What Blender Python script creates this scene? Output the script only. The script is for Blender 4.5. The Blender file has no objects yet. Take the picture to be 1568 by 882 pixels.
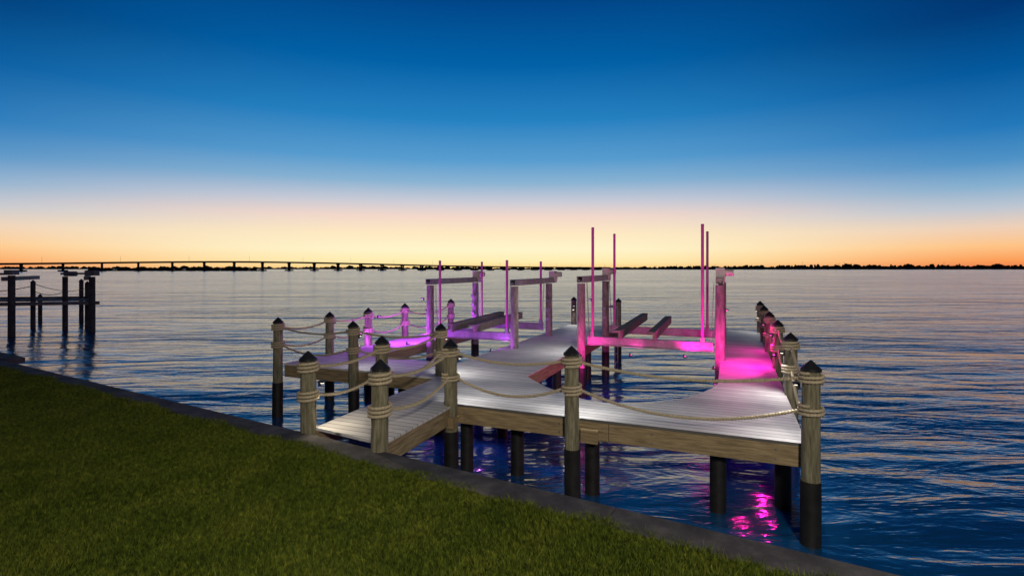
import bpy, math, random
import numpy as np
from mathutils import Vector, Matrix
random.seed(7); np.random.seed(7)
S=bpy.context.scene
COL=S.collection
def lin(c):
    o=[]
    for v in c:
        v=v/255.0
        o.append(v/12.92 if v<=0.04045 else ((v+0.055)/1.055)**2.4)
    return (o[0],o[1],o[2],1.0)
# ------------------------------------------------------------------ materials
def new_mat(name):
    m=bpy.data.materials.new(name); m.use_nodes=True
    nt=m.node_tree; b=nt.nodes['Principled BSDF']
    return m,nt,b
def N(nt,t,**k):
    n=nt.nodes.new(t)
    for a,v in k.items(): setattr(n,a,v)
    return n
def ramp(nt,stops,interp='LINEAR'):
    r=N(nt,'ShaderNodeValToRGB'); cr=r.color_ramp; cr.interpolation=interp
    while len(cr.elements)>1: cr.elements.remove(cr.elements[-1])
    cr.elements[0].position=stops[0][0]; cr.elements[0].color=stops[0][1]
    for p,c in stops[1:]:
        e=cr.elements.new(p); e.color=c
    return r
def noisy(name,c1,c2,scale=5,rough=0.8,bump=0.3,bdist=0.01,mapping=(1,1,1),detail=6,metal=0.0,spec=0.4,rand=0.0,c3=None):
    m,nt,b=new_mat(name)
    tc=N(nt,'ShaderNodeTexCoord'); mp=N(nt,'ShaderNodeMapping')
    mp.inputs['Scale'].default_value=mapping
    nt.links.new(tc.outputs['Object'],mp.inputs['Vector'])
    if rand>0:
        oi=N(nt,'ShaderNodeObjectInfo'); cx=N(nt,'ShaderNodeCombineXYZ'); mu=N(nt,'ShaderNodeMath',operation='MULTIPLY'); mu.inputs[1].default_value=50
        nt.links.new(oi.outputs['Random'],mu.inputs[0]); nt.links.new(mu.outputs[0],cx.inputs[0]); nt.links.new(mu.outputs[0],cx.inputs[2])
        nt.links.new(cx.outputs[0],mp.inputs['Location'])
    no=N(nt,'ShaderNodeTexNoise'); no.inputs['Scale'].default_value=scale; no.inputs['Detail'].default_value=detail; no.inputs['Roughness'].default_value=0.65
    nt.links.new(mp.outputs[0],no.inputs['Vector'])
    st=[(0.3,(*c1,1)),(0.7,(*c2,1))]
    if c3: st=[(0.28,(*c1,1)),(0.5,(*c2,1)),(0.72,(*c3,1))]
    r=ramp(nt,st)
    nt.links.new(no.outputs['Fac'],r.inputs[0]); nt.links.new(r.outputs[0],b.inputs['Base Color'])
    bu=N(nt,'ShaderNodeBump'); bu.inputs['Strength'].default_value=bump; bu.inputs['Distance'].default_value=bdist
    nt.links.new(no.outputs['Fac'],bu.inputs['Height']); nt.links.new(bu.outputs[0],b.inputs['Normal'])
    b.inputs['Roughness'].default_value=rough; b.inputs['Metallic'].default_value=metal
    b.inputs['Specular IOR Level'].default_value=spec
    return m
M={}
M['post']=noisy('piling_wood',(0.055,0.052,0.034),(0.18,0.165,0.105),5,0.85,1.0,0.018,(4,4,0.6),rand=1,c3=(0.34,0.31,0.22),detail=8)
M['fascia']=noisy('timber',(0.12,0.09,0.047),(0.27,0.20,0.11),4,0.8,0.4,0.006,(0.7,0.7,9),c3=(0.42,0.32,0.18))
M['joist']=noisy('dark_timber',(0.05,0.04,0.03),(0.14,0.11,0.08),4,0.85,0.4,0.006,(1,1,6))
M['wrap']=noisy('black_piling_wrap',(0.006,0.006,0.007),(0.02,0.02,0.02),6,0.55,0.3,0.01)
M['cap']=noisy('black_cap',(0.008,0.008,0.01),(0.02,0.02,0.022),8,0.5,0.1,0.002)
M['rope']=noisy('rope_fibre',(0.32,0.26,0.17),(0.60,0.52,0.37),40,0.9,0.5,0.003)
M['metal']=noisy('galvanised_metal',(0.16,0.155,0.16),(0.30,0.29,0.30),6,0.5,0.1,0.003,metal=0.4)
M['pipe']=noisy('pvc_pipe_painted_glow',(0.48,0.05,0.32),(0.62,0.09,0.43),6,0.5,0.05,0.002)  # magenta lamp glow on the guide poles is put into the pipe colour
M['white']=noisy('painted_housing',(0.5,0.45,0.42),(0.68,0.62,0.58),6,0.45,0.05,0.002)
M['bunk']=noisy('carpeted_bunk',(0.16,0.14,0.12),(0.28,0.25,0.22),9,0.95,0.3,0.004)
M['liftpost']=noisy('lift_piling',(0.07,0.055,0.055),(0.20,0.165,0.16),4,0.8,0.7,0.012,(3,3,0.9),rand=1,c3=(0.32,0.27,0.26))
M['concrete']=noisy('cap_concrete',(0.022,0.021,0.023),(0.066,0.061,0.063),2.5,0.9,0.8,0.02,c3=(0.15,0.138,0.13),detail=9)
M['dark']=noisy('bridge_concrete',(0.03,0.028,0.03),(0.05,0.045,0.045),0.2,0.9,0.1,0.01)
M['shore']=noisy('mangrove_foliage',(0.006,0.008,0.006),(0.02,0.024,0.016),0.05,1.0,0.1,0.01)
M['ndock']=noisy('weathered_dark_timber',(0.03,0.027,0.03),(0.10,0.09,0.095),3,0.85,0.3,0.01)
M['nbeam']=noisy('weathered_aluminium',(0.12,0.11,0.13),(0.24,0.22,0.25),3,0.7,0.2,0.01)
M['soil']=noisy('turf_soil',(0.012,0.016,0.003),(0.035,0.045,0.01),6,1.0,0.6,0.03)
def emis(name,c,s):
    m,nt,b=new_mat(name); b.inputs['Base Color'].default_value=(*c,1); b.inputs['Emission Color'].default_value=(*c,1); b.inputs['Emission Strength'].default_value=s; return m
M['lens_w']=emis('lens_white',(1,0.9,0.7),3); M['lens_m']=emis('lens_magenta',(1,0.05,0.6),3); M['lens_p']=emis('lens_purple',(0.6,0.15,1),3)
# deck boards
def deck_mat():
    m,nt,b=new_mat('deck_boards')
    tc=N(nt,'ShaderNodeTexCoord'); sp=N(nt,'ShaderNodeSeparateXYZ'); nt.links.new(tc.outputs['Object'],sp.inputs[0])
    dv=N(nt,'ShaderNodeMath',operation='DIVIDE'); dv.inputs[1].default_value=0.148; nt.links.new(sp.outputs['Y'],dv.inputs[0])
    fr=N(nt,'ShaderNodeMath',operation='FRACT'); nt.links.new(dv.outputs[0],fr.inputs[0])
    fl=N(nt,'ShaderNodeMath',operation='FLOOR'); nt.links.new(dv.outputs[0],fl.inputs[0])
    wn=N(nt,'ShaderNodeTexWhiteNoise',noise_dimensions='1D'); nt.links.new(fl.outputs[0],wn.inputs['W'])
    gr=ramp(nt,[(0.0,(0.05,0.05,0.05,1)),(0.04,(0.1,0.1,0.1,1)),(0.09,(1,1,1,1)),(0.94,(1,1,1,1)),(1.0,(0.05,0.05,0.05,1))]); nt.links.new(fr.outputs[0],gr.inputs[0])
    no=N(nt,'ShaderNodeTexNoise'); no.inputs['Scale'].default_value=1.3; no.inputs['Detail'].default_value=8; no.inputs['Roughness'].default_value=0.6
    nt.links.new(tc.outputs['Object'],no.inputs['Vector'])
    r=ramp(nt,[(0.3,(0.54,0.525,0.515,1)),(0.7,(0.74,0.725,0.71,1))]); nt.links.new(no.outputs['Fac'],r.inputs[0])
    v=N(nt,'ShaderNodeMapRange'); v.inputs['To Min'].default_value=0.82; v.inputs['To Max'].default_value=1.05; nt.links.new(wn.outputs['Value'],v.inputs['Value'])
    mx=N(nt,'ShaderNodeVectorMath',operation='SCALE'); nt.links.new(r.outputs[0],mx.inputs[0]); nt.links.new(v.outputs[0],mx.inputs['Scale'])
    m2=N(nt,'ShaderNodeMixRGB',blend_type='MULTIPLY'); m2.inputs[0].default_value=0.85
    nt.links.new(mx.outputs[0],m2.inputs[1]); nt.links.new(gr.outputs[0],m2.inputs[2]); nt.links.new(m2.outputs[0],b.inputs['Base Color'])
    rb=N(nt,'ShaderNodeMath',operation='MULTIPLY'); rb.inputs[1].default_value=2*math.pi*5; nt.links.new(fr.outputs[0],rb.inputs[0])
    sn=N(nt,'ShaderNodeMath',operation='SINE'); nt.links.new(rb.outputs[0],sn.inputs[0])
    sm=N(nt,'ShaderNodeMath',operation='MULTIPLY'); sm.inputs[1].default_value=0.12; nt.links.new(sn.outputs[0],sm.inputs[0])
    ad=N(nt,'ShaderNodeMath',operation='ADD'); nt.links.new(gr.outputs[0],ad.inputs[0]); nt.links.new(sm.outputs[0],ad.inputs[1])
    bu=N(nt,'ShaderNodeBump'); bu.inputs['Strength'].default_value=0.6; bu.inputs['Distance'].default_value=0.008
    nt.links.new(ad.outputs[0],bu.inputs['Height']); nt.links.new(bu.outputs[0],b.inputs['Normal'])
    b.inputs['Roughness'].default_value=0.65; b.inputs['Specular IOR Level'].default_value=0.3
    return m
M['deck']=deck_mat()
def water_mat():
    m,nt,b=new_mat('water')
    tc=N(nt,'ShaderNodeTexCoord')
    def noise(sc,mscale,rot,det,ro=0.5,dist=0.0):
        mp=N(nt,'ShaderNodeMapping'); mp.inputs['Scale'].default_value=mscale; mp.inputs['Rotation'].default_value=(0,0,rot)
        nt.links.new(tc.outputs['Object'],mp.inputs[0])
        n=N(nt,'ShaderNodeTexNoise'); n.inputs['Scale'].default_value=sc; n.inputs['Detail'].default_value=det; n.inputs['Roughness'].default_value=ro; n.inputs['Distortion'].default_value=dist
        nt.links.new(mp.outputs[0],n.inputs['Vector']); return n
    n1=noise(1.15,(0.30,1,1),0.30,4,0.52,0.7); n2=noise(5.0,(0.35,1,1),0.1,3,0.6,0.5); n3=noise(0.05,(0.3,1,1),0.1,4,0.6,0.5); n4=noise(0.25,(0.28,1,1),0.2,3,0.5,0.5)
    def mul(n,k):
        x=N(nt,'ShaderNodeMath',operation='MULTIPLY'); x.inputs[1].default_value=k; nt.links.new(n.outputs['Fac'],x.inputs[0]); return x
    def add(p,q):
        x=N(nt,'ShaderNodeMath',operation='ADD'); nt.links.new(p.outputs[0],x.inputs[0]); nt.links.new(q.outputs[0],x.inputs[1]); return x
    ad=add(add(mul(n1,1.15),mul(n2,0.14)),mul(n4,4.2))
    mr=N(nt,'ShaderNodeMapRange'); mr.inputs['From Min'].default_value=0.38; mr.inputs['From Max'].default_value=0.62; mr.inputs['To Min'].default_value=0.40; mr.inputs['To Max'].default_value=1.0
    nt.links.new(n3.outputs['Fac'],mr.inputs['Value'])
    bu=N(nt,'ShaderNodeBump'); bu.inputs['Distance'].default_value=0.18
    nt.links.new(mr.outputs[0],bu.inputs['Strength']); nt.links.new(ad.outputs[0],bu.inputs['Height']); nt.links.new(bu.outputs[0],b.inputs['Normal'])
    b.inputs['Base Color'].default_value=(0.004,0.065,0.19,1); b.inputs['Roughness'].default_value=0.14; b.inputs['IOR'].default_value=2.0
    return m
M['water']=water_mat()
def grass_mat():
    m,nt,b=new_mat('grass_blades')
    tc=N(nt,'ShaderNodeTexCoord')
    n=N(nt,'ShaderNodeTexNoise'); n.inputs['Scale'].default_value=1.8; n.inputs['Detail'].default_value=5; nt.links.new(tc.outputs['Object'],n.inputs['Vector'])
    n2=N(nt,'ShaderNodeTexNoise'); n2.inputs['Scale'].default_value=24; n2.inputs['Detail'].default_value=4; nt.links.new(tc.outputs['Object'],n2.inputs['Vector'])
    r=ramp(nt,[(0.3,(0.068,0.102,0.007,1)),(0.7,(0.14,0.17,0.016,1))]); nt.links.new(n.outputs['Fac'],r.inputs[0])
    r2=ramp(nt,[(0.36,(0.3,0.34,0.35,1)),(0.52,(0.9,0.95,1,1)),(0.70,(2.1,1.8,1.9,1))]); nt.links.new(n2.outputs['Fac'],r2.inputs[0])
    mx=N(nt,'ShaderNodeMixRGB',blend_type='MULTIPLY'); mx.inputs[0].default_value=1; nt.links.new(r.outputs[0],mx.inputs[1]); nt.links.new(r2.outputs[0],mx.inputs[2])
    nt.links.new(mx.outputs[0],b.inputs['Base Color']); b.inputs['Roughness'].default_value=0.75; b.inputs['Specular IOR Level'].default_value=0.2
    return m
M['grass']=grass_mat()
# ------------------------------------------------------------------ mesh builder
class MB:
    def __init__(s): s.v=[]; s.f=[]
    def box(s,c,h,ax=(1,0,0),ay=(0,1,0),az=(0,0,1)):
        c=Vector(c); ax=Vector(ax)*h[0]; ay=Vector(ay)*h[1]; az=Vector(az)*h[2]; i=len(s.v)
        for sz in(-1,1):
            for sx,sy in((-1,-1),(1,-1),(1,1),(-1,1)): s.v.append(tuple(c+ax*sx+ay*sy+az*sz))
        s.f+=[(i,i+3,i+2,i+1),(i+4,i+5,i+6,i+7)]+[(i+k,i+(k+1)%4,i+4+(k+1)%4,i+4+k) for k in range(4)]
        return s
    def beam(s,p0,p1,w,h):
        p0=Vector(p0);p1=Vector(p1); d=p1-p0; L=d.length; d.normalize()
        side=d.cross(Vector((0,0,1)))
        if side.length<1e-4: side=Vector((1,0,0))
        side.normalize(); up=side.cross(d)
        return s.box((p0+p1)/2,(L/2,w/2,h/2),d,side,up)
    def cyl(s,p0,p1,r0,r1=None,n=16,rings=1):
        if r1 is None:r1=r0
        p0=Vector(p0);p1=Vector(p1); d=(p1-p0).normalized()
        a=d.orthogonal().normalized(); b=d.cross(a); i=len(s.v)
        for k in range(rings+1):
            t=k/rings; c=p0.lerp(p1,t); r=r0+(r1-r0)*t
            for j in range(n):
                an=2*math.pi*j/n; s.v.append(tuple(c+(a*math.cos(an)+b*math.sin(an))*r))
        for k in range(rings):
            for j in range(n):
                s.f.append((i+k*n+j,i+k*n+(j+1)%n,i+(k+1)*n+(j+1)%n,i+(k+1)*n+j))
        s.f.append(tuple(i+j for j in range(n))[::-1]); s.f.append(tuple(i+rings*n+j for j in range(n)))
        return s
    def rope(s,path,r=0.02,pitch=0.11,n=9):
        path=[Vector(p) for p in path]; i=len(s.v); L=0
        for k,p in enumerate(path):
            t=(path[min(k+1,len(path)-1)]-path[max(k-1,0)]).normalized()
            up=Vector((0,0,1)); sd=t.cross(up)
            if sd.length<1e-3: sd=Vector((1,0,0))
            sd.normalize(); u2=sd.cross(t)
            if k>0:L+=(p-path[k-1]).length
            tw=2*math.pi*L/pitch/1.0
            for j in range(n):
                an=2*math.pi*j/n; rr=r*(0.88+0.2*math.cos(3*(an)))
                s.v.append(tuple(p+(sd*math.cos(an+tw)+u2*math.sin(an+tw))*rr))
        for k in range(len(path)-1):
            for j in range(n): s.f.append((i+k*n+j,i+k*n+(j+1)%n,i+(k+1)*n+(j+1)%n,i+(k+1)*n+j))
        return s
    def mesh(s,name,mat,smooth=False,bevel=0):
        me=bpy.data.meshes.new(name); me.from_pydata(s.v,[],s.f); me.materials.append(mat); me.update()
        if smooth:
            me.shade_smooth()
        return me
    def obj(s,name,mat,parent=None,smooth=False,bevel=0,loc=None,rotz=0):
        o=bpy.data.objects.new(name,s.mesh(name,mat,smooth)); COL.objects.link(o)
        if loc: o.location=loc
        o.rotation_euler[2]=rotz
        if parent:o.parent=parent
        if smooth:
            md=o.modifiers.new('es','EDGE_SPLIT'); md.split_angle=math.radians(40)
        if bevel>0:
            md=o.modifiers.new('bv','BEVEL'); md.width=bevel; md.segments=2; md.limit_method='ANGLE'
        return o
def empty(name,loc=(0,0,0),rotz=0,parent=None):
    e=bpy.data.objects.new(name,None); COL.objects.link(e); e.location=loc; e.rotation_euler[2]=rotz; e.empty_display_size=0.2
    if parent:e.parent=parent
    return e
OX,OY=3.7,6.55; ANG=math.atan2(-0.388,0.922); CA,SA=math.cos(ANG),math.sin(ANG)
def W(a,b,z=0): return Vector((OX+CA*a-SA*b, OY+SA*a+CA*b, z))
WZ=-1.2
# ------------------------------------------------------------------ camera
cd=bpy.data.cameras.new('camera'); cam=bpy.data.objects.new('camera',cd); COL.objects.link(cam)
cam.location=(0,0,2.2); cam.rotation_euler=(math.radians(90),0,0); cd.lens=18.37; cd.sensor_width=36; cd.shift_y=-0.0191; cd.clip_end=40000; cd.clip_start=0.05
S.camera=cam
# ------------------------------------------------------------------ world
w=bpy.data.worlds.new('World'); S.world=w; w.use_nodes=True; nt=w.node_tree; bg=nt.nodes['Background']
tc=N(nt,'ShaderNodeTexCoord'); sp=N(nt,'ShaderNodeSeparateXYZ'); nt.links.new(tc.outputs['Generated'],sp.inputs[0])
RA=ramp(nt,[(p,lin(c)) for p,c in [(0,(255,210,134)),(.012,(255,238,176)),(.035,(255,246,204)),(.065,(255,234,194)),(.098,(244,216,202)),(.125,(204,204,214)),(.16,(140,180,211)),(.20,(90,158,208)),(.27,(38,130,194)),(.36,(2,98,168)),(.457,(1,69,136)),(.7,(1,40,88)),(1,(1,22,58))]])
RB=ramp(nt,[(p,lin(c)) for p,c in [(0,(234,122,74)),(.012,(252,160,90)),(.032,(254,196,134)),(.058,(238,208,184)),(.085,(190,198,210)),(.115,(134,176,208)),(.15,(78,146,198)),(.195,(34,120,186)),(.27,(2,88,156)),(.345,(1,55,116)),(.6,(1,28,72)),(1,(1,18,50))]])
for r in(RA,RB): nt.links.new(sp.outputs['Z'],r.inputs[0])
cx=N(nt,'ShaderNodeCombineXYZ'); nt.links.new(sp.outputs['X'],cx.inputs[0]); nt.links.new(sp.outputs['Y'],cx.inputs[1])
nm=N(nt,'ShaderNodeVectorMath',operation='NORMALIZE'); nt.links.new(cx.outputs[0],nm.inputs[0])
dt=N(nt,'ShaderNodeVectorMath',operation='DOT_PRODUCT'); nt.links.new(nm.outputs[0],dt.inputs[0]); dt.inputs[1].default_value=Vector((-0.07,1,0)).normalized()
f=N(nt,'ShaderNodeMapRange',interpolation_type='SMOOTHSTEP'); f.inputs['From Min'].default_value=1.02; f.inputs['From Max'].default_value=0.66; nt.links.new(dt.outputs['Value'],f.inputs['Value'])
mx=N(nt,'ShaderNodeMixRGB'); nt.links.new(f.outputs[0],mx.inputs[0]); nt.links.new(RA.outputs[0],mx.inputs[1]); nt.links.new(RB.outputs[0],mx.inputs[2])
g=N(nt,'ShaderNodeMapRange',interpolation_type='SMOOTHSTEP'); g.inputs['From Min'].default_value=0.7; g.inputs['From Max'].default_value=-0.5; g.inputs['To Min'].default_value=1; g.inputs['To Max'].default_value=0.25; nt.links.new(dt.outputs['Value'],g.inputs['Value'])
nt.links.new(mx.outputs[0],bg.inputs[0]); nt.links.new(g.outputs[0],bg.inputs[1])
# ------------------------------------------------------------------ water
wb=MB(); wb.v=[(-20000,-50,WZ),(20000,-50,WZ),(20000,24000,WZ),(-20000,24000,WZ)]; wb.f=[(0,1,2,3)]
wb.obj('water',M['water'])
# ------------------------------------------------------------------ seawall + lawn   (outer edge Y=5.52-0.585X)
tw=Vector((0.863,-0.505,0)); nw=Vector((0.505,0.863,0)); base=nw*4.765
def WL(s,n,z): return base+tw*s+nw*n+Vector((0,0,z))
sw=empty('seawall')
s0=-17.3; s1=14
b=MB()
L0=(s1-s0)/6
for i in range(6): b.box(WL(s0+L0*(i+.5),-0.19,-0.12),(L0/2-0.004,0.19,0.07),tw,nw)
b.box(WL(s0-5.0,0.23,-0.115),(4.99,0.2,0.07),tw,nw)
b.obj('concrete_cap',M['concrete'],sw,bevel=0.018)
b=MB(); b.box(WL((s0+s1)/2,-0.22,-1.2),((s1-s0)/2,0.1,1.0),tw,nw); b.box(WL(s0-5.0,0.2,-1.2),(4.9,0.1,1.0),tw,nw)
b.obj('wall_panel',M['concrete'],sw)
LZ=-0.09
b=MB()
b.v=[tuple(WL(s0-60,-0.37,LZ)),tuple(WL(s1+30,-0.37,LZ)),tuple(WL(s1+30,-60,LZ)),tuple(WL(s0-60,-60,LZ))]; b.f=[(0,3,2,1)]
o=b.obj('lawn',M['soil'])
b=MB(); b.box(WL(s0-5.2,-0.18,LZ-0.06),(4.9,0.21,0.055),tw,nw); b.obj('turf_strip',M['soil'],o)
def grass():
    n=600000
    rng=np.random.default_rng(3)
    s=rng.uniform(-19,4.6,n*3); q=-0.34+0.05*np.sin(s*3.1)+0.03*np.sin(s*9.7)+0.02*np.sin(s*23)-rng.uniform(0,1,n*3)**1.0*6.5
    P=np.array(base)[None,:]+s[:,None]*np.array(tw)[None,:]+q[:,None]*np.array(nw)[None,:]
    d=P[:,1]; ok=(d>2.9)&(np.abs(P[:,0])<d*1.06+0.4)
    keep=rng.uniform(0,1,len(d))<np.clip((6.5/np.maximum(d,1))**1.3,0.15,1)
    P=P[ok&keep][:n]; m=len(P); d=P[:,1]
    cl=np.sin(P[:,0]*2.3+1.7*np.sin(P[:,1]*1.9))*np.sin(P[:,1]*2.9+1.3*np.sin(P[:,0]*2.2))*0.5+0.5
    cl2=np.sin(P[:,0]*7.1+2*np.sin(P[:,1]*5.3))*np.sin(P[:,1]*6.7+2*np.sin(P[:,0]*4.9))*0.5+0.5
    cl3=np.sin(P[:,0]*23+2*np.sin(P[:,1]*17))*np.sin(P[:,1]*21+2*np.sin(P[:,0]*15))*0.5+0.5
    h=(0.024+0.026*cl+0.032*cl2+0.034*cl3)*rng.uniform(0.6,1.3,m)
    wd=0.0042*np.clip(d/5,0.9,2.6)*rng.uniform(0.6,1.5,m)
    an=rng.uniform(0,2*np.pi,m); le=rng.uniform(0,2*np.pi,m); la=h*rng.uniform(0.2,1.0,m)
    dx=np.cos(an)*wd; dy=np.sin(an)*wd
    v=np.zeros((m,3,3)); v[:,0]=P; v[:,1]=P; v[:,2]=P
    v[:,0,0]-=dx; v[:,0,1]-=dy; v[:,1,0]+=dx; v[:,1,1]+=dy
    v[:,2,0]+=np.cos(le)*la; v[:,2,1]+=np.sin(le)*la
    v[:,:,2]=LZ-0.003; v[:,2,2]+=h
    me=bpy.data.meshes.new('grass'); me.vertices.add(m*3); me.vertices.foreach_set('co',v.reshape(-1))
    me.loops.add(m*3); me.loops.foreach_set('vertex_index',np.arange(m*3,dtype=np.int32))
    me.polygons.add(m); me.polygons.foreach_set('loop_start',np.arange(0,m*3,3,dtype=np.int32)); me.polygons.foreach_set('loop_total',np.full(m,3,dtype=np.int32))
    me.update(); me.materials.append(M['grass'])
    o=bpy.data.objects.new('grass',me); COL.objects.link(o)
    print('blades',m)
grass()
# ------------------------------------------------------------------ dock
dock=empty('dock',(OX,OY,0),ANG)
curve=[(-1.12,12.6),(-1.12,3.25),(-1.2,2.85),(-1.35,2.4),(-1.55,1.98),(-1.8,1.58),(-2.1,1.28),(-2.45,1.1),(-2.8,1.04),(-3.15,1.1),(-3.5,1.28),(-4.07,1.75),(-4.75,2.5)]
poly=[(-6.2,-1.86),(-4.92,-2.03),(-5.02,0),(0,0),(0,12.6)]+curve+[(-4.75,12.35),(-6.75,12.35),(-6.75,3.2),(-9.3,3.2),(-9.3,9.65),(-10.45,9.65),(-10.45,1.65),(-6.35,1.65),(-6.3,0)]
n=len(poly); b=MB()
b.v=[(x,y,0) for x,y in poly]+[(x,y,-0.035) for x,y in poly]
b.f=[tuple(range(n)),tuple(range(2*n-1,n-1,-1))]+[(i,i+n,(i+1)%n+n,(i+1)%n) for i in range(n)]
b.obj('deck',M['deck'],dock)
fr=MB(); fr2=MB()
area=sum(poly[i][0]*poly[(i+1)%n][1]-poly[(i+1)%n][0]*poly[i][1] for i in range(n))
for i in range(1,n):
    p=Vector((*poly[i],0)); q=Vector((*poly[(i+1)%n],0)); d=(q-p).normalized(); ins=Vector((-d.y,d.x,0))*(1 if area>0 else -1)
    h=0.27; off=ins*0.035
    L=(q-p).length; segs=max(1,int(L/3.6)+(1 if L>3.6 else 0))
    for k in range(segs):
        a0=p.lerp(q,k/segs)+d*(0.003); a1=p.lerp(q,(k+1)/segs)-d*0.003
        fr.beam(a0+off+Vector((0,0,-0.038-h/2)),a1+off+Vector((0,0,-0.038-h/2)),0.045,h)
fr.obj('rim_board',M['fascia'],dock,bevel=0.006)
for a in np.arange(-4.6,-0.2,0.6): fr2.beam((a,0.1,-0.15),(a,1.0,-0.15),0.04,0.2)
for bb in np.arange(2.2,12.2,2.4):
    fr2.beam((-1.05,bb+1,-0.2),(-0.08,bb+1,-0.2),0.08,0.2); fr2.beam((-6.68,bb,-0.2),(-4.82,bb,-0.2),0.08,0.2)
for bb in (2.4,4.7,7,9.3): fr2.beam((-10.38,bb,-0.2),(-9.37,bb,-0.2),0.08,0.2)
fr2.beam((-5.2,0.9,-0.33),(0.0,0.9,-0.33),0.07,0.18)
fr2.obj('joists',M['joist'],dock)
b=MB()
for a,bb in [(-2.82,0.3),(-5.0,0.38),(-1.05,0.42),(-4.15,0.55),(-0.2,0.9),(-5.15,2.2),(-6.3,3.4),(-4.9,5.0),(-6.6,5),(-4.95,8.2),(-6.5,8),(-1.0,4.0),(-1.0,8.0),(-1.0,11.8),(-9.4,3.4),(-8.4,2.9),(-9.4,9.3),(-7.4,2.0)]:
    b.cyl((a,bb,WZ-0.8),(a,bb,-0.3),0.115,0.11,14)
b.obj('under_pilings',M['wrap'],dock,smooth=True)
b=MB(); b.box((-5.1,-0.12,-0.26),(0.16,0.1,0.09)); b.box((-2.78,-0.035,-0.24),(0.13,0.03,0.1)); b.obj('support_block',M['fascia'],dock,bevel=0.01)
b=MB()
for a in (-4.85,-3.25,-2.6,-1.9,-0.35):
    for z in(-0.12,-0.24): b.cyl((a,0.02,z),(a,0.0,z),0.016,0.013,8)
b.obj('bolts',M['metal'],dock)
# ------------------------------------------------------------------ posts
def coil_path(r,z,turns,pit):
    nn=int(turns*34); return [(math.cos(2*math.pi*k/34)*r,math.sin(2*math.pi*k/34)*r,z+pit*k/34) for k in range(nn+1)]
mb=MB(); mb.cyl((0,0,-0.42),(0,0,0.95),0.108,0.102,20,4); me_shaft=mb.mesh('shaft',M['post'],True)
mb=MB(); mb.cyl((0,0,WZ-0.8),(0,0,-0.42),0.122,0.118,20); me_wrap=mb.mesh('wrap',M['wrap'],True)
mb=MB(); mb.cyl((0,0,0.935),(0,0,0.965),0.119,0.119,20); mb.cyl((0,0,0.965),(0,0,1.07),0.119,0.010,20); me_cap=mb.mesh('cap',M['cap'],True)
mb=MB(); mb.rope(coil_path(0.127,0.78,2.7,0.050),0.0245); mb.rope(coil_path(0.129,0.38,2.7,0.050),0.0245); me_c1=mb.mesh('rope_coil',M['rope'],True)
posts={'A':(-6.27,-1.9),'B':(-4.9,-2.13),'C':(-5.05,-.08),'D':(-6.32,-.2),'E':(-3.02,-.11),'F':(.03,-.08),'G':(.08,2.8),'H':(.06,5.4),'I':(.04,7.9),'J':(.03,10.1),'K':(0.03,12.4),
'M1':(-6.6,12.42),'M2':(-4.85,12.42),'L0':(-10.52,1.54),'L1':(-10.5,3.2),'L2':(-10.45,4.7),'L3':(-10.5,6.6),'L4':(-10.45,9.45),'N1':(-8.4,1.6),'N2':(-6.4,1.87)}
PW={}
for k,(a,bb) in posts.items():
    p=W(a,bb); PW[k]=p
    e=empty('dock_piling',p,random.uniform(0,6.28))
    e.rotation_euler[0]=random.uniform(-.008,.008); e.rotation_euler[1]=random.uniform(-.008,.008)
    e.scale=(1,1,1+random.uniform(-.012,.02))
    for nm_,me in (('shaft',me_shaft),('wrap',me_wrap),('cap',me_cap))+((('rope_coil',me_c1),) if k not in('M1','M2') else ()):
        o=bpy.data.objects.new(nm_,me); COL.objects.link(o); o.parent=e
        if me is not me_c1:
            md=o.modifiers.new('es','EDGE_SPLIT'); md.split_angle=math.radians(35)
spans=[('A','D'),('D','N2'),('B','C'),('C','E'),('E','F'),('F','G'),('G','H'),('H','I'),('I','J'),('J','K'),('N2','N1'),('N1','L0'),('L0','L1'),('L1','L2'),('L2','L3'),('L3','L4')]
for p,q in spans:
    P=PW[p];Q=PW[q]; d=(Q-P); L=d.length; d.normalize(); mb=MB()
    far=P.y>11
    for z,sg in((0.84,0.055),(0.44,0.08)):
        sag=L*sg*random.uniform(0.75,1.3); a0=P+d*0.12;a1=Q-d*0.12; nn=int(L/(0.03 if far else 0.016))
        mb.rope([ (a0.lerp(a1,k/nn)+Vector((0,0,z-sag*4*(k/nn)*(1-k/nn)))) for k in range(nn+1)],0.024,n=6 if far else 9)
    mb.obj('rope_railing',M['rope'],smooth=True)
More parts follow.
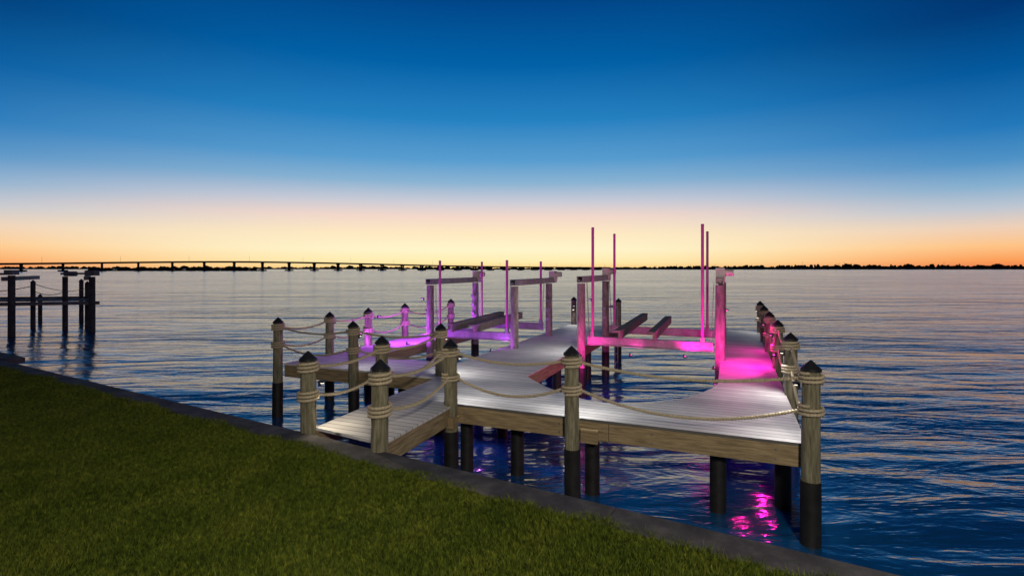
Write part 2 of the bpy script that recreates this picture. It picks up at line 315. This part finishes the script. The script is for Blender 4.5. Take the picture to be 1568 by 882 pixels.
# ------------------------------------------------------------------ boat lifts
def boat_lift(aL,aR,bn,bf,ztop,ptop,bunks,motors,hi=None):
    c=W((aL+aR)/2,(bn+bf)/2); L=empty('boat_lift',c,ANG); ca,cb=(aL+aR)/2,(bn+bf)/2
    def l(a,b_,z): return (a-ca,b_-cb,z)
    po=MB(); wr=MB(); be=MB(); cr=MB(); pi=MB(); bk=MB(); mo=MB(); cb_=MB(); bx=MB()
    for a in(aL,aR):
        for bb in(bn,bf):
            po.cyl(l(a,bb,-0.42),l(a,bb,ztop-0.1),0.115,0.105,18,3); wr.cyl(l(a,bb,WZ-0.8),l(a,bb,-0.42),0.125,0.12,18)
        for sx in(-0.075,0.075):
            be.beam(l(a+sx,bn-0.12,ztop),l(a+sx,bf+0.35,ztop),0.03,0.15)
        be.beam(l(a,bn-0.12,ztop+0.083),l(a,bf+0.35,ztop+0.083),0.2,0.012)
        be.cyl(l(a,bn-0.2,ztop-0.02),l(a,bf+0.45,ztop-0.02),0.025,0.025,8)
    for a,bb,s in motors:
        mo.box(l(a,bb,ztop+0.2),(0.10,0.13,0.11)); mo.cyl(l(a+0.10,bb,ztop+0.2),l(a+0.30,bb,ztop+0.2),0.085,0.08,16); mo.cyl(l(a-0.1,bb,ztop+0.06),l(a+0.12,bb,ztop+0.06),0.13,0.13,16)
    zc=0.30
    for bb in(bn+0.05,bf-0.1):
        x0=aL+0.16; x1=aR-0.16
        cr.beam(l(x0,bb,zc),l(x1,bb,zc),0.015,0.2); cr.beam(l(x0,bb,zc+0.105),l(x1,bb,zc+0.105),0.12,0.014); cr.beam(l(x0,bb,zc-0.105),l(x1,bb,zc-0.105),0.12,0.014)
        for a in(x0+0.05,x1-0.05):
            for q in(-0.03,0.03): cb_.cyl(l(a,bb+q,zc),l(a+(-0.07 if a<ca else 0.07),bb+q,ztop-0.05),0.006,0.006,6)
        for a in(aL+0.3,aR-0.4 if hi else aR-0.25):
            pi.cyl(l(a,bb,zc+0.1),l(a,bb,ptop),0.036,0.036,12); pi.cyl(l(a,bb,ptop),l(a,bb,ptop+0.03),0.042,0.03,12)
            cr.box(l(a,bb,zc+0.17),(0.05,0.05,0.06))
    for a,b0,b1,z in bunks:
        bk.beam(l(a,b0,z),l(a,b1,z+0.08),0.06,0.2)
        bk.beam(l(a-0.06,b0,z+0.1),l(a-0.06,b1,z+0.18),0.19,0.05)
    po.obj('pilings',M['liftpost'],L,smooth=True); wr.obj('wraps',M['wrap'],L,smooth=True); be.obj('top_beams',M['metal'],L); cr.obj('cradle_beams',M['metal'],L)
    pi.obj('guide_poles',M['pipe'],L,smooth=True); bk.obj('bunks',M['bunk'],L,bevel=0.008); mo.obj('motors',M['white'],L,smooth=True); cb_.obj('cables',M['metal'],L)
    for k,z in enumerate((0.55,0.85,1.15)):
        bx.box(l(aR+0.02,bf-0.14,z),(0.07,0.05,0.05)); bx.box(l(aL-0.02,bf-0.14,z+0.1),(0.06,0.04,0.04))
    bx.obj('switch_boxes',M['metal'],L)
    return L
boat_lift(-9.1,-6.4,5.85,8.8,1.80,2.40,[(-8.3,5.7,9.4,0.48),(-7.6,5.7,9.4,0.48)],[(-9.1,8.9,1),(-6.4,9.2,1)])
boat_lift(-4.55,-1.13,6.0,8.9,1.90,3.25,[(-3.5,5.8,10.4,0.50),(-2.65,5.8,9.6,0.50)],[(-4.55,9.0,1),(-1.13,6.1,1)],hi=True)
lp=W(-4.7,10.9); e=empty('dock_ladder',lp,ANG); mb=MB()
for y in(-0.25,0.25):
    pts=[(0.08,y,-1.5),(0.08,y,0.75),(0.0,y,0.86),(-0.2,y,0.86),(-0.28,y,0.75),(-0.28,y,0.0)]
    for i in range(5): mb.cyl(pts[i],pts[i+1],0.02,0.02,8)
for z in(-1.1,-0.8,-0.5,-0.2): mb.cyl((0.08,-0.25,z),(0.08,0.25,z),0.018,0.018,8)
mb.obj('rails_and_rungs',M['metal'],e,smooth=True)
# ------------------------------------------------------------------ lights
def dock_light(a,b_,z,dirn,color,power,lens,up=-0.75,rad=0.012,size=165):
    """small fixture at a piling / deck edge / beam, mostly assumed; dirn in dock frame"""
    p=W(a,b_,z); e=empty('dock_light',p,ANG)
    d=Vector((dirn[0],dirn[1],0)).normalized(); s=1 if up<0 else -1; mb=MB(); mb.box((0,0,s*0.030),(0.04,0.04,0.014)); mb.box(-d*0.035,(0.016,0.016,0.04)); mb.obj('housing',M['cap'],e,bevel=0.004)
    mb=MB(); mb.cyl((0,0,s*0.006),(0,0,s*0.015),0.022,0.022,12); mb.obj('lens',M[lens],e)
    ld=bpy.data.lights.new('lamp','SPOT'); ld.energy=power; ld.color=color; ld.shadow_soft_size=rad; ld.spot_size=math.radians(size); ld.spot_blend=0.6
    o=bpy.data.objects.new('lamp',ld); COL.objects.link(o); o.parent=e; o.location=d*0.03+Vector((0,0,-0.02*s))
    o.rotation_euler=(Vector((d.x,d.y,up))).to_track_quat('-Z','Y').to_euler()
WH=(1.0,0.98,0.95); MG=(1,0.01,0.42); PU=(0.55,0.07,1)
dock_light(-6.12,-1.80,0.60,(1,0.4),(1,.85,.6),18,'lens_w')
dock_light(-4.98,0.08,0.72,(0.6,1),WH,22,'lens_w')  # this and most other white lamps are assumed, added to even deck light
dock_light(-3.0,0.06,0.72,(0,1),WH,29,'lens_w')
dock_light(-0.07,2.72,0.72,(-1,-0.6),WH,30,'lens_w')
dock_light(-0.12,0.02,0.72,(-1,0.7),WH,24,'lens_w')
dock_light(-8.35,1.75,0.72,(0,1),WH,14,'lens_w')
dock_light(-6.35,2.02,0.72,(0.6,1),WH,28,'lens_w')
dock_light(-4.72,5.85,1.1,(-1,-0.3),WH,42,'lens_w')
dock_light(-6.55,12.25,0.72,(0.4,-1),WH,20,'lens_w')
dock_light(-0.1,12.3,0.72,(-1,-1),WH,12,'lens_w')
# magenta, right lift; unseen lamps assumed and placed to cast the glow
dock_light(-0.98,5.86,1.2,(1,-0.5),MG,130,'lens_m',size=150)
dock_light(-0.08,5.35,0.72,(-1,0.6),MG,50,'lens_m')
dock_light(-0.08,4.4,0.45,(-1,0.4),MG,50,'lens_m',up=0.1)
dock_light(-0.10,7.85,0.7,(-1,0.1),MG,24,'lens_m')
dock_light(-1.25,5.1,-0.02,(0.1,1),MG,110,'lens_m',up=1.1,size=140)
dock_light(-1.9,5.6,0.12,(0.5,0.4),MG,60,'lens_m',up=1.5)
dock_light(-4.35,5.3,0.0,(0,1),MG,60,'lens_m',up=0.8,size=130)
dock_light(-3.2,5.7,0.05,(0.3,1),MG,14,'lens_m',up=0.5)
# below deck, lamps assumed and added to tint the water and pilings
dock_light(-0.35,2.6,-0.34,(0,-1),MG,15,'lens_m')
dock_light(-0.7,1.6,-0.34,(0,-1),MG,5,'lens_m')
dock_light(-1.2,4.6,-0.3,(-1,0.3),MG,80,'lens_m')
dock_light(-4.6,5.6,-0.2,(1,0.2),MG,80,'lens_m',size=130)
dock_light(-5.3,1.5,-0.3,(0,-1),(0.7,0.2,1),16,'lens_p')
dock_light(-3.6,0.98,-0.36,(0,-1),(0.85,0.25,0.9),7,'lens_p')
# purple, left lift; lamps likewise assumed, added to colour posts and deck
dock_light(-9.25,5.66,1.3,(-1,-0.8),PU,190,'lens_p')
dock_light(-10.3,5.0,0.8,(1,0.6),PU,70,'lens_p',up=-0.2)
dock_light(-10.3,4.1,0.1,(-0.2,1),PU,70,'lens_p',up=1.3)
dock_light(-9.45,5.2,0.06,(0.3,1),PU,110,'lens_p',up=1.3)
dock_light(-9.45,8.0,0.06,(0.3,1),PU,110,'lens_p',up=1.3)
dock_light(-10.3,7.6,0.8,(1,0.3),PU,120,'lens_p')
dock_light(-6.85,5.3,0.0,(0,1),PU,40,'lens_p',up=0.8)
dock_light(-9.2,4.2,-0.3,(1,0.3),PU,90,'lens_p')
dock_light(-5.0,8.7,1.2,(-1,0),(0.9,0.5,1),10,'lens_p')
# assumed porch light, unseen behind the camera, added to light lawn and posts
ld=bpy.data.lights.new('lamp','AREA'); ld.energy=740; ld.color=(1,0.90,0.74); ld.size=1.2; ld.shape='DISK'
e=empty('assumed_porch_light',(1.5,-3.5,5.2)); o=bpy.data.objects.new('lamp',ld); COL.objects.link(o); o.parent=e
o.rotation_euler=(Vector((0.4,8,0))-Vector((1.5,-3.5,5.2))).to_track_quat('-Z','Y').to_euler()
mb=MB(); mb.cyl((0,-0.1,0.1),(0,-0.3,0.3),0.7,0.3,24); mb.obj('assumed_shade',M['metal'],e,smooth=True)  # hood of the assumed light, out of view as well
# ------------------------------------------------------------------ neighbour dock
nd=empty('neighbor_dock',(-25,29,0)); po=MB(); be=MB(); mo=MB()
def R(x,y,z): return (x+25,y-29,z)
for x,y,zt,r in [(-24.9,26,1.85,.15),(-27.5,30,1.4,.12),(-29.8,33,.45,.11),(-24.8,29,1.75,.13),(-27.2,33,1.4,.12),(-22.5,28,1.75,.15),(-28.6,26.5,1.8,.14),(-32,31,1.7,.14),(-26.9,33.2,.5,.12),(-30.8,28.5,1.2,.12),(-25.2,31,1.3,.12)]:
    po.cyl(R(x,y,WZ-0.8),R(x,y,zt),r,r*.95,14)
    if r<.13: po.cyl(R(x,y,zt),R(x,y,zt+.14),r*1.2,.01,14)
be.beam(R(-22.2,28.1,.35),R(-33,25.2,.35),.12,.18); be.beam(R(-25.0,31,.35),R(-34,29,.35),.9,.10); be.beam(R(-26.6,33.3,.35),R(-34,32,.35),.1,.16); be.beam(R(-22.6,28.1,.30),R(-26.8,33.3,.30),.1,.16)
be.beam(R(-24.9,25.6,1.68),R(-27.6,30.4,1.68),.2,.2); be.beam(R(-22.5,27.6,1.68),R(-25.6,31.6,1.68),.2,.2); be.beam(R(-24.9,26,1.92),R(-28.8,26.3,1.92),.15,.1); be.beam(R(-22.2,28,1.93),R(-24.9,28.9,1.9),.14,.1)
be.beam(R(-28.6,26.5,1.68),R(-31,30.5,1.68),.2,.2)
mo.box(R(-22.5,28,1.95),(.25,.2,.14)); mo.box(R(-24.9,26,2.0),(.2,.2,.12)); mo.cyl(R(-24.2,29,1.9),R(-24.8,29,1.9),.14,.14,12)
po.obj('pilings',M['ndock'],nd,smooth=True); be.obj('beams',M['nbeam'],nd); mo.obj('motors',M['nbeam'],nd)
mb=MB()
for p,q in (((-27.5,30,1.35),(-26.9,33,.9)),((-30.8,28.5,1.1),(-27.5,30,1.2)),((-27.5,30,.95),(-24.8,29,.95))):
    p=Vector(R(*p));q=Vector(R(*q)); mb.rope([p.lerp(q,k/40)-Vector((0,0,.25*4*(k/40)*(1-k/40))) for k in range(41)],.025,n=6)
mb.obj('ropes',M['rope'],nd)
# ------------------------------------------------------------------ bridge
br=empty('bridge',(-526,560,0)); dk=MB(); pr=MB(); lm=MB()
ks=np.array([-6,-3,0,3,6,9,12,15,18,22,30]); zs=np.array([5.6,6.2,7.4,9.8,11.4,10.6,8.8,6.9,5.6,4.8,4.0])
def zk(k):
    i=np.interp([k-1.2,k-.6,k,k+.6,k+1.2],ks,zs); return float(i.mean())
def bp(k,z): return (27.1*k,20.6*k,z)
dirb=Vector((27.1,20.6,0)).normalized(); sdb=Vector((-dirb.y,dirb.x,0))
k=-6
while k<27:
    dk.beam(bp(k,zk(k)-0.8),bp(k+.51,zk(k+.51)-0.8),12,1.4); dk.beam(bp(k,zk(k)+0.2),bp(k+.51,zk(k+.51)+0.2),12.5,0.7); k+=.5
for k in range(-6,27):
    z=zk(k)-1.4
    pr.box(bp(k,z-0.5),(1.0,5.5,0.7),dirb,sdb)
    for s in(-3.2,3.2):
        c=Vector(bp(k,0))+sdb*s; pr.cyl((c.x,c.y,WZ-1),(c.x,c.y,z),1.2,1.1,10)
    pr.box(bp(k,WZ+0.7),(4.2,6.5,0.85),dirb,sdb)
    if k%2==0:
        c=Vector(bp(k+.5,zk(k+.5)))-sdb*5.5; lm.cyl(c,c+Vector((0,0,7)),.10,.07,6); lm.beam(c+Vector((0,0,7)),c+Vector((0,0,7.2))+sdb*2,.12,.12)
dk.obj('road_deck',M['dark'],br); pr.obj('piers',M['dark'],br); lm.obj('lamp_posts',M['dark'],br)
# ------------------------------------------------------------------ far shore trees
def treeline(name,x0,x1,yf,hf,step=4.0,seed=1):
    rng=random.Random(seed); mb=MB(); x=x0; h=0
    while x<x1:
        y=yf(x); hm=hf(x); wd=step*rng.uniform(.6,1.8)
        h=0.55*h+0.45*hm*rng.uniform(.45,1.25)
        cz=WZ+h
        for q in range(3):
            cxx=x+rng.uniform(-wd,wd); rr=wd*rng.uniform(.6,1.1); zz=WZ+h*rng.uniform(.35,.95)
            mb.cyl((cxx,y+rng.uniform(-6,6),WZ-.2),(cxx,y,zz),rr*1.3,rr*rng.uniform(.3,.8),6)
        if rng.random()<.05 and hm>4:
            mb.cyl((x,y,WZ),(x,y,cz+hm*.25),.25,.2,5)
            for t in range(6):
                an=t*1.05; mb.beam((x,y,cz+hm*.25),(x+math.cos(an)*2.4,y+math.sin(an)*2.4,cz+hm*.25-.9),.6,.15)
        x+=wd*1.1
    return mb.obj(name,M['shore'])
treeline('tree_line',-260,3600,lambda x:1500 if x<100 else 1500+(x-100)*.12,lambda x: 3.2 if x<-150 else min(19.0,3.2+(x+150)*.013),5,2)
treeline('tree_line',-2600,-250,lambda x:2100,lambda x:2.5+1.5*math.sin(x*.011)+math.sin(x*.037),7,4)
treeline('mangrove_island',-560,-330,lambda x:690,lambda x:1.6+.6*math.sin(x*.06),2.2,5)
S.view_settings.view_transform='Standard'; S.view_settings.look='None'; S.view_settings.exposure=0
